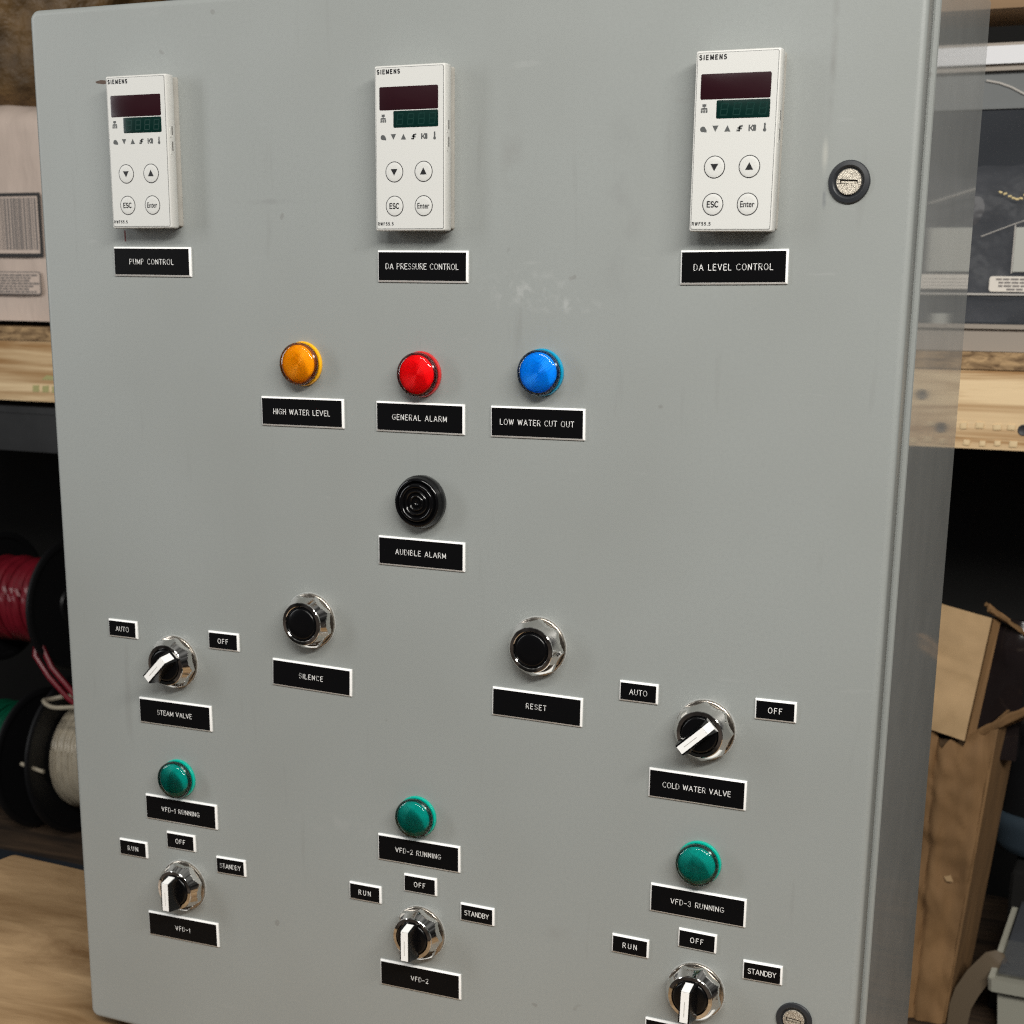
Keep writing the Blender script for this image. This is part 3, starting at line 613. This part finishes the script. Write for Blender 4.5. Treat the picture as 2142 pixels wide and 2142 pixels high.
# ---- temperature controllers
X0c, Z0c = -24.0, 47.7
def face_xz(x, z): return X0c + x, Z0c - z
def ctrl_meshes():
    M = {}
    b = MB(); b.rrect(0, 0, 48, 95.6, 1.2, [(.4, 5.6), (0, 6.2), (0, 12.9), (.35, 13.6), (1.0, 13.9)], 0)
    M['bezel'] = b.mesh('bezel', ['bezel_white'])
    b = MB(); b.rrect(0.2, 0.2, 46.2, 93.2, 1.0, [(-.2, 0), (-.2, .9), (0, 1.2), (.2, 5.6)], 0); M['collar'] = b.mesh('mounting_collar', ['collar_grey'])
    b = MB(); b.rrect(0, 0, 45.9, 93.4, 1.0, [(0, 13.85), (0, 14.0)], 1); b.rrect(0, 0, 45.4, 92.9, .9, [(0, 14.01), (0, 14.12)], 0)
    M['face'] = b.mesh('faceplate', ['face_white', 'print_grey'])
    b = MB(); x, z = face_xz(23.5, 18.7); b.rrect(x, z, 39.8, 13.3, .9, [(0, 14.13), (0, 14.24), (.1, 14.28)]); M['updisp'] = b.mesh('upper_display', ['red_window'])
    b = MB(); x, z = face_xz(28.25, 30.7); b.rrect(x, z, 30.3, 9.6, .8, [(0, 14.13), (0, 14.24), (.1, 14.28)])
    for i in range(4):
        cx = x - 10.6 + i * 7.3; hh, ww = 3.0, 1.9; sh = .35
        seg = [[(cx - ww + sh, z + hh), (cx + ww + sh, z + hh)], [(cx - ww, z), (cx + ww, z)], [(cx - ww - sh, z - hh), (cx + ww - sh, z - hh)],
               [(cx - ww + sh, z + hh - .5), (cx - ww, z + .5)], [(cx + ww + sh, z + hh - .5), (cx + ww, z + .5)], [(cx - ww, z - .5), (cx - ww - sh, z - hh + .5)], [(cx + ww, z - .5), (cx + ww - sh, z - hh + .5)]]
        b.strokes(seg, .55, 14.285, 14.30, 1)
    M['lo'] = b.mesh('lower_display', ['green_window', 'green_segment'])
    def btn(kind):
        b = MB(); b.lathe([(6.1, 14.13), (6.1, 14.22), (5.7, 14.24)], 1, 40); b.lathe([(5.68, 14.15), (5.6, 14.34), (5.0, 14.48), (3.5, 14.55)], 0, 40)
        if kind == 'down': b.poly([(-2.3, 1.7), (2.3, 1.7), (0, -2.2)], 14.5, 14.6, 1)
        if kind == 'up': b.poly([(-2.3, -1.8), (2.3, -1.8), (0, 2.3)], 14.5, 14.6, 1)
        if kind == 'esc': stroke_text(b, 'ESC', 6.2, 2.9, 0, 0, 14.5, 14.6, .62, 1)
        if kind == 'enter': put_text(b, 'Enter', 0, 0, 8.2, 3.4, 14.6, 1, 0.16)
        return b.mesh('button', ['face_white', 'print_black'])
    for k in ('down', 'up', 'esc', 'enter'): M[k] = btn(k)
    b = MB(); x, z = face_xz(9.9, 3.5); stroke_text(b, 'SIEMENS', 15.2, 2.2, x, z, 14.13, 14.18, .62); M['let'] = b.mesh('maker_lettering', ['print_black'], 0)
    b = MB(); x, z = face_xz(7.2, 91.4); stroke_text(b, 'RWF55.5', 10.6, 1.6, x, z, 14.13, 14.18, .38); M['mod'] = b.mesh('model_lettering', ['print_black'], 0)
    b = MB()
    H0, H1 = 14.13, 14.18
    x, z = face_xz(6.1, 28.9); b.poly([(x - 1.1, z - .2), (x + 1.1, z - .2), (x + 1.1, z + 1.2), (x - 1.1, z + 1.2)], H0, H1); b.poly([(x - .3, z - .9), (x + .3, z - .9), (x + .3, z - .2), (x - .3, z - .2)], H0, H1)
    b.poly([(x - 2, z - 1.7), (x + 2, z - 1.7), (x + 1.6, z - .8), (x - 1.6, z - .8)], H0, H1)
    for q in (-1.4, 0, 1.4): b.poly([(x + q - .5, z - 3.4), (x + q + .5, z - 3.4), (x + q + .5, z - 1.9), (x + q - .5, z - 1.9)], H0, H1)
    x, z = face_xz(6.1, 41); b.poly(arc(x - .3, z + .1, 1.6, 1.5, 20, 250, 10) + [(x + 1.9, z - 1.6), (x + 1.9, z - .4)], H0, H1)
    x, z = face_xz(13.0, 40.7); b.poly([(x - 1.8, z + 1.6), (x + 1.8, z + 1.6), (x, z - 1.7)], H0, H1)
    x, z = face_xz(19.9, 40.7); b.poly([(x - 1.8, z - 1.7), (x + 1.8, z - 1.7), (x, z + 1.6)], H0, H1)
    x, z = face_xz(26.9, 40.8); b.strokes([[(x - 1.4, z - 1.2), (x - .2, z - 1.2), (x, z + .9), (x + 1.4, z + 1.2)], [(x - .9, z + .2), (x + .9, z - .2)]], .95, H0, H1)
    x, z = face_xz(34.0, 40.8); b.poly([(x - 2.1, z - 1.7), (x - 1.3, z - 1.7), (x - 1.3, z + 1.7), (x - 2.1, z + 1.7)], H0, H1); b.strokes([[(x + .3, z + 1.4), (x - .9, z), (x + .3, z - 1.4)]], .7, H0, H1); b.rrect(x + 1.3, z, 1.7, 3.3, .6, [(0, H0), (0, H1)])
    x, z = face_xz(41.0, 40.7); b.rrect(x, z + .7, 1.0, 3.4, .45, [(0, H0), (0, H1)]); b.poly(arc(x, z - 1.3, .95, .95, 0, 330, 10), H0 + .01, H1 + .01)
    M['sym'] = b.mesh('status_symbols', ['print_grey'], 0)
    b = MB(); 
    for z, s_ in ((12, 6), (2, 7)): b.box((24.0, -11.9, z - s_ / 2), (24.25, -10.2, z + s_ / 2), 0); b.box((24.0, -9.6, z - 1.2), (24.2, -8.9, z + s_ / 2 + 1), 1)
    M['clip'] = b.mesh('side_clip', ['bezel_white', 'slot_dark'])
    return M
CM = ctrl_meshes()
for x, z, lab, rot in ((-202.6, 71.3, 'white controller above the PUMP CONTROL plate', 0.0), (-1.7, 68.8, 'white controller above the DA PRESSURE CONTROL plate', 0.0),
                  (200.6, 67.6, 'white controller above the DA LEVEL CONTROL plate', 0.004)):
    c = part('controller', CM['bezel'], x, z, lab, rot)
    for nm, key, p in (('mounting_collar', 'collar', (0, 0)), ('faceplate', 'face', (0, 0)), ('upper_display', 'updisp', (0, 0)), ('lower_display', 'lo', (0, 0)), ('maker_lettering', 'let', (0, 0)), ('model_lettering', 'mod', (0, 0)), ('status_symbols', 'sym', (0, 0)), ('side_clip', 'clip', (0, 0)),
                       ('button', 'down', face_xz(13.5, 61.0)), ('button', 'up', face_xz(33.5, 61.0)), ('button', 'esc', face_xz(13.5, 80.9)), ('button', 'enter', face_xz(33.5, 80.9))):
        o = obj(nm, CM[key], c, (p[0], 0, p[1]))
        if nm == 'button': o['label'] = {'down': 'button with down arrow', 'up': 'button with up arrow', 'esc': 'button marked ESC', 'enter': 'button marked Enter'}[key]

# ---- nameplates
PL, PW, PH, SL, SH = None, 63.3, 19.2, 25.5, 13.0
def plate_mesh(w_, h_, th=1.9):
    b = MB(); b.rrect(0, 0, w_, h_, .3, [(0, 0), (0, .9), (1.0, th)], [0, 0, 0], 2); b.rrect(0, 0, w_ - 2.1, h_ - 2.1, .2, [(0, th + .005), (0, th + .03)], 1, 2)
    return b.mesh('nameplate', ['plate_core', 'plate_black'], 20)
PLM, PSM = plate_mesh(PW, PH), plate_mesh(SL, SH)
LET = {}
def plate(txt, x, z, rot, width, big, label):
    o = part('nameplate', PLM if big else PSM, x, z, label, -math.radians(rot))
    if txt:
        if (txt, width) not in LET:
            b = MB(); stroke_text(b, txt, width, 3.35, 0, 0, 1.93, 2.0, .34); LET[(txt, width)] = b.mesh('lettering', ['plate_core'], 0)
        obj('lettering', LET[(txt, width)], o)
    return o
for t_, x, z, r, wd in (('PUMP CONTROL', -205.31, 2.13, -0.26, 35.9), ('DA PRESSURE CONTROL', 0, 0, -.15, 50.7), ('DA LEVEL CONTROL', 199.75, .66, .86, 46.4),
        ('HIGH WATER LEVEL', -89.73, -93.63, .39, 43.3), ('GENERAL ALARM', -2.2, -93.49, .19, 38.9), ('LOW WATER CUT OUT', 79.34, -93.02, .54, 49.4),
        ('AUDIBLE ALARM', -1.7, -181.1, -.13, 36.7), ('SILENCE', -87.02, -274.23, -1.26, 18.8), ('RESET', 81.9, -274.56, -.54, 14.0),
        ('STEAM VALVE', -203.2, -315.35, .46, 30.0), ('VFD-1 RUNNING', -201.8, -389.91, .31, 33.5), ('VFD-1', -204.55, -483.72, 1.05, 13.0),
        ('VFD-2 RUNNING', -4.52, -389.47, .35, 34.9), ('VFD-2', -3.74, -483.76, .67, 13.4), ('COLD WATER VALVE', 191.28, -314.34, -.12, 44.0), ('VFD-3 RUNNING', 194.97, -391.45, -.2, 35.0)):
    plate(t_, x, z, r, wd, True, 'black nameplate engraved ' + t_)
plate('', 194.5, -485.9, 0, 1, True, 'black nameplate cut off by the bottom edge of the photo')
for t_, x, z, r, wd, lab in (('AUTO', -246.13, -256.14, 0.04, 11.3, 'small AUTO plate left of the steam valve switch'), ('OFF', -158.73, -256.25, .21, 8.4, 'small OFF plate right of the steam valve switch'),
        ('RUN', -247.09, -426.2, .74, 9.2, 'small RUN plate left of the VFD-1 switch'), ('OFF', -203.18, -413.65, .6, 8.4, 'small OFF plate above the VFD-1 switch'), ('STANDBY', -159.52, -425.97, 1.25, 17.8, 'small STANDBY plate right of the VFD-1 switch'),
        ('RUN', -46.94, -426.25, .36, 9.4, 'small RUN plate left of the VFD-2 switch'), ('OFF', -3.38, -412.71, .41, 8.5, 'small OFF plate above the VFD-2 switch'), ('STANDBY', 40.21, -426.57, -.09, 18, 'small STANDBY plate right of the VFD-2 switch'),
        ('AUTO', 151.0, -256.72, -.27, 11.4, 'small AUTO plate left of the cold water valve switch'), ('OFF', 238.29, -257.73, .59, 8.4, 'small OFF plate right of the cold water valve switch'),
        ('RUN', 150.79, -428.19, -.44, 9.4, 'small RUN plate left of the lowest right switch'), ('OFF', 195.86, -415.79, -.86, 8.5, 'small OFF plate above the lowest right switch'), ('STANDBY', 239.13, -429.14, .85, 18, 'small STANDBY plate right of the lowest right switch')):
    plate(t_, x, z, r, wd, False, lab)

# ---- pilot lamps
def lamp_meshes(c):
    b = MB(); b.lathe([(12.6, 3.0), (13.3, 3.2), (13.7, 3.9), (13.8, 6.6), (13.55, 8.0), (12.9, 9.2), (12.0, 10.0), (10.8, 10.45), (8.5, 10.75), (5, 10.95), (2, 11.0)], 0, 96)
    cap = b.mesh('cap', [c + '_cap'], 60)
    b = MB(); b.lathe([(12.6, 2.9), (13.1, 3.5), (13.1, 6.2), (12.3, 6.9)], 1, 72)
    k = 12.2; g = [(12.28, 6.95)]
    while k > 0.6: g += [(k, 6.95), (k - .38, 7.15)]; k -= .76
    b.lathe(g, 0, 72)
    lens = b.mesh('grooved_disc', [c + '_disc', c + '_edge'], 20)
    b = MB(); b.lathe([(14.2, 0), (14.4, .5), (14.3, 2.0), (13.9, 2.5)], 0, 64); b.lathe([(12.6, 2.0), (12.6, 3.2)], 1, 48); base = b.mesh('pilot_lamp', [c + '_base', c + '_edge'])
    return base, lens, cap
for c, spots in (('amber', [(-88.3, -62.0, 'amber pilot lamp above HIGH WATER LEVEL')]), ('red', [(-1.4, -66.0, 'red pilot lamp above GENERAL ALARM')]), ('blue', [(81.9, -62.2, 'blue pilot lamp above LOW WATER CUT OUT')]),
                 ('green', [(-202.6, -364.0, 'green pilot lamp above VFD-1 RUNNING'), (-5.4, -362.9, 'green pilot lamp above VFD-2 RUNNING'), (195.0, -362.6, 'green pilot lamp above VFD-3 RUNNING')])):
    bm_, ln, cp = lamp_meshes(c)
    for x, z, lab in spots: p = part('pilot_lamp', bm_, x, z, lab); obj('grooved_disc', ln, p); obj('lens', cp, p)

# ---- buzzer
def buzzer(b):
    b.lathe([(16.4, 0), (17.0, .6), (17.2, 4.6), (16.6, 5.6), (16.2, 6.2), (15.9, 8.8), (15.3, 9.8), (14.3, 10.0), (13.6, 9.0), (13.2, 7.6), (12.6, 8.0), (12.3, 10.2), (11.5, 11.0), (10.4, 11.0), (9.6, 10.2), (9.2, 9.2),
             (8.6, 9.2), (8.2, 10.4), (7.4, 10.9), (6.6, 10.4), (6.2, 9.2), (5.6, 9.2), (5.1, 10.3), (4.4, 10.6), (3.7, 10.2), (3.3, 9.0), (2.7, 9.0), (2.2, 10.0), (1.5, 10.1), (0.9, 9.6), (.3, 9.2)], 0, 72,
            rf=lambda t, r, h: 1 + (0.012 * math.sin(t * 36) if r > 16.9 else 0))
bz = MB(); buzzer(bz); part('alarm_buzzer', bz.mesh('alarm_buzzer', ['black_gloss'], 50), -0.6, -146.8, 'black ribbed round alarm buzzer above AUDIBLE ALARM')

# ---- chrome hardware shared by buttons and switches
def octf(t, r, h):
    return math.cos(PI / 8) / math.cos((t % (PI / 4)) - PI / 8)
b = MB(); b.lathe([(18.7, 0), (18.9, .5), (18.8, 2.0), (18.2, 2.5), (16.0, 2.6)], 0, 96, rf=lambda t, r, h: 1 + (0.006 * (1 if int(t / (2 * PI) * 96) % 2 else -1) if r > 18.5 else 0)); WASH = b.mesh('washer', ['chrome_rough'], 40)
b = MB(); rings = []
NS = 192
def nutr(t, c_): return min(17.35 / math.cos((t % (PI / 4)) - PI / 8), c_)
for h in (2.7, 3.1, 3.6, 4.6, 5.6, 6.2, 6.8, 7.4, 8.0, 8.8, 9.8, 11.0, 12.4):
    c_ = 18.2 + (h - 2.7) if h < 3.5 else min(18.9, 18.9 - (h - 5.9) * 0.60)
    rings.append([(nutr(2 * PI * i / NS, c_) * math.cos(2 * PI * i / NS), -h, nutr(2 * PI * i / NS, c_) * math.sin(2 * PI * i / NS)) for i in range(NS)])
for r, h in ((14.75, 12.9), (14.4, 13.2), (12.3, 13.45), (11.9, 13.1), (11.7, 10)):
    rings.append([(r * math.cos(2 * PI * i / NS), -h, r * math.sin(2 * PI * i / NS)) for i in range(NS)])
b.loft(rings); NUT = b.mesh('chrome_nut', ['chrome'], 0)
b = MB(); b.lathe([(19.7, 0), (19.7, .35), (19.4, .45), (18.0, .46)], 0, 64); CLR = b.mesh('plastic_washer', ['washer_clear'])
b = MB(); b.lathe([(11.6, 10.2), (11.6, 12.6), (11.4, 13.1), (10.9, 13.2), (10.6, 12.9), (10.3, 13.3), (9.6, 13.6), (5, 13.9)], 0, 64); CAP = b.mesh('push_cap', ['black_satin'])
b = MB(); b.lathe([(11.6, 10.2), (11.6, 12.8), (11.3, 13.6), (10.6, 14.2), (9.8, 14.3)], 0, 64); DISC = b.mesh('knob', ['black_satin'])
def handle(b):
    # section across, swept along the pointer (local z); end chamfered at +9
    def ring(s_, h): return [(-4.3, -h, s_), (4.3, -h, s_)]
    w2, w1 = 3.7, 5.2
    prof = [(-12.4, 24.0), (9.0, 24.0), (11.4, 14.3)]
    v = []
    for s_, h in ((-13.0, 13.8), (-12.4, 24.0), (9.0, 24.0), (11.6, 14.0)):
        q = w1 if h < 20 else w2
        v += [(-q, -h, s_), (q, -h, s_)]
    b.add(v, [(0, 1, 3, 2), (2, 3, 5, 4), (4, 5, 7, 6), (0, 2, 4, 6), (1, 7, 5, 3), (0, 6, 7, 1)])
b = MB(); handle(b); HAND = b.mesh('handle', ['black_satin'], 0)
def stripe(b):
    q = 2.65
    for (s0, h0), (s1, h1) in (((-12.0, 24.05), (8.95, 24.05)), ((9.05, 24.0), (11.2, 15.2))):
        d = Vector((0, -(h1 - h0), s1 - s0)).normalized(); nn = Vector((-1, 0, 0)).cross(d) * .35
        if nn.y > 0: nn = -nn
        P = [Vector((-q, -h0, s0)), Vector((q, -h0, s0)), Vector((q, -h1, s1)), Vector((-q, -h1, s1))]
        b.loft([P, [p + nn for p in P]], 0)
b = MB(); stripe(b); b.box((-.22, -24.46, -8), (.22, -24.41, 2.5), 1); STR = b.mesh('pointer_stripe', ['stripe_white', 'stripe_engrave'], 0)
def hardware(p, ang=0.2):
    obj('washer', WASH, p)
for x, z, lab, a in ((-87.0, -234.4, 'chrome push button above SILENCE', .35), (82.3, -234.4, 'chrome push button above RESET', .1)):
    p = part('push_button', NUT, x, z, lab, a); obj('washer', WASH, p); obj('plastic_washer', CLR, p); obj('push_cap', CAP, p)
for x, z, lab, a, hd in ((-201.2, -275.9, 'chrome selector switch above STEAM VALVE, pointer set on the slant', .2, 44), (195.0, -275.4, 'chrome selector switch above COLD WATER VALVE, pointer set on the slant', 0.0, 47),
        (-202.3, -447.9, 'chrome selector switch above VFD-1, pointer upright', .5, 0), (-3.7, -448.2, 'chrome selector switch above VFD-2, pointer upright', .1, 0), (196.2, -450.6, 'chrome selector switch in the lowest right corner, pointer upright', .3, 1)):
    p = part('selector_switch', NUT, x, z, lab, a); obj('washer', WASH, p); obj('plastic_washer', CLR, p)
    k = obj('knob', DISC, p)
    obj('handle', HAND, p, rot=math.radians(hd) - a)
    obj('pointer_stripe', STR, p, rot=math.radians(hd) - a)

# ---- quarter-turn latches
b = MB(); b.lathe([(11.5, 0), (11.5, .9), (11.0, 1.5), (8.9, 1.9), (8.2, 1.5), (7.6, .3), (7.4, .25)], 0, 64); LAT = b.mesh('latch', ['rubber'])
def ldisc(b):
    b.lathe([(6.9, .2), (6.9, .6), (6.8, .7)], 1, 48)
    for sg in (1, -1):
        pts = [(6.9 * math.cos(math.radians(a)), sg * 6.9 * math.sin(math.radians(a))) for a in range(8, 173, 8)]
        b.loft([[(x * q, -h, z * q) for x, z in pts] for q, h in ((1, .6), (1, 1.5), (.96, 1.8))], 0)
    for sg in (1, -1): b.poly([(sg * 4.9, -.97), (sg * 6.75, -.97), (sg * 6.75, .97), (sg * 4.9, .97)], .6, 1.78, 0)
    b.box((-4.3, -1.25, -.85), (4.3, -.7, .25), 0)
b = MB(); ldisc(b); LD = b.mesh('slotted_disc', ['zamak', 'slot_dark'], 30)
for x, z, lab, a in ((262.8, 46.1, 'round black latch with slotted silver disc near the upper right of the door', 0.03), (260.8, -457.2, 'round black latch with slotted silver disc at the lower right of the door', .06)):
    obj('slotted_disc', LD, part('latch', LAT, x, z, lab), rot=a)

# ---- marks on the door
def mark(pts, m, label):
    cq('door_mark', lambda b: b.poly(pts, 0.02, 0.05), [m], smooth=0, label=label)
mark([(-228, 15.5), (-226.8, 15.5), (-227, 22.5), (-228.2, 22.8)], 'red_mark', 'small red mark under the first controller')
mark([(-245.6, 118.3), (-241, 119.1), (-235, 118.4), (-235, 116.6), (-240, 116.4), (-245, 117.2)], 'brown_mark', 'short brown mark left of the first controller')  # flat brown streak laid on the door face
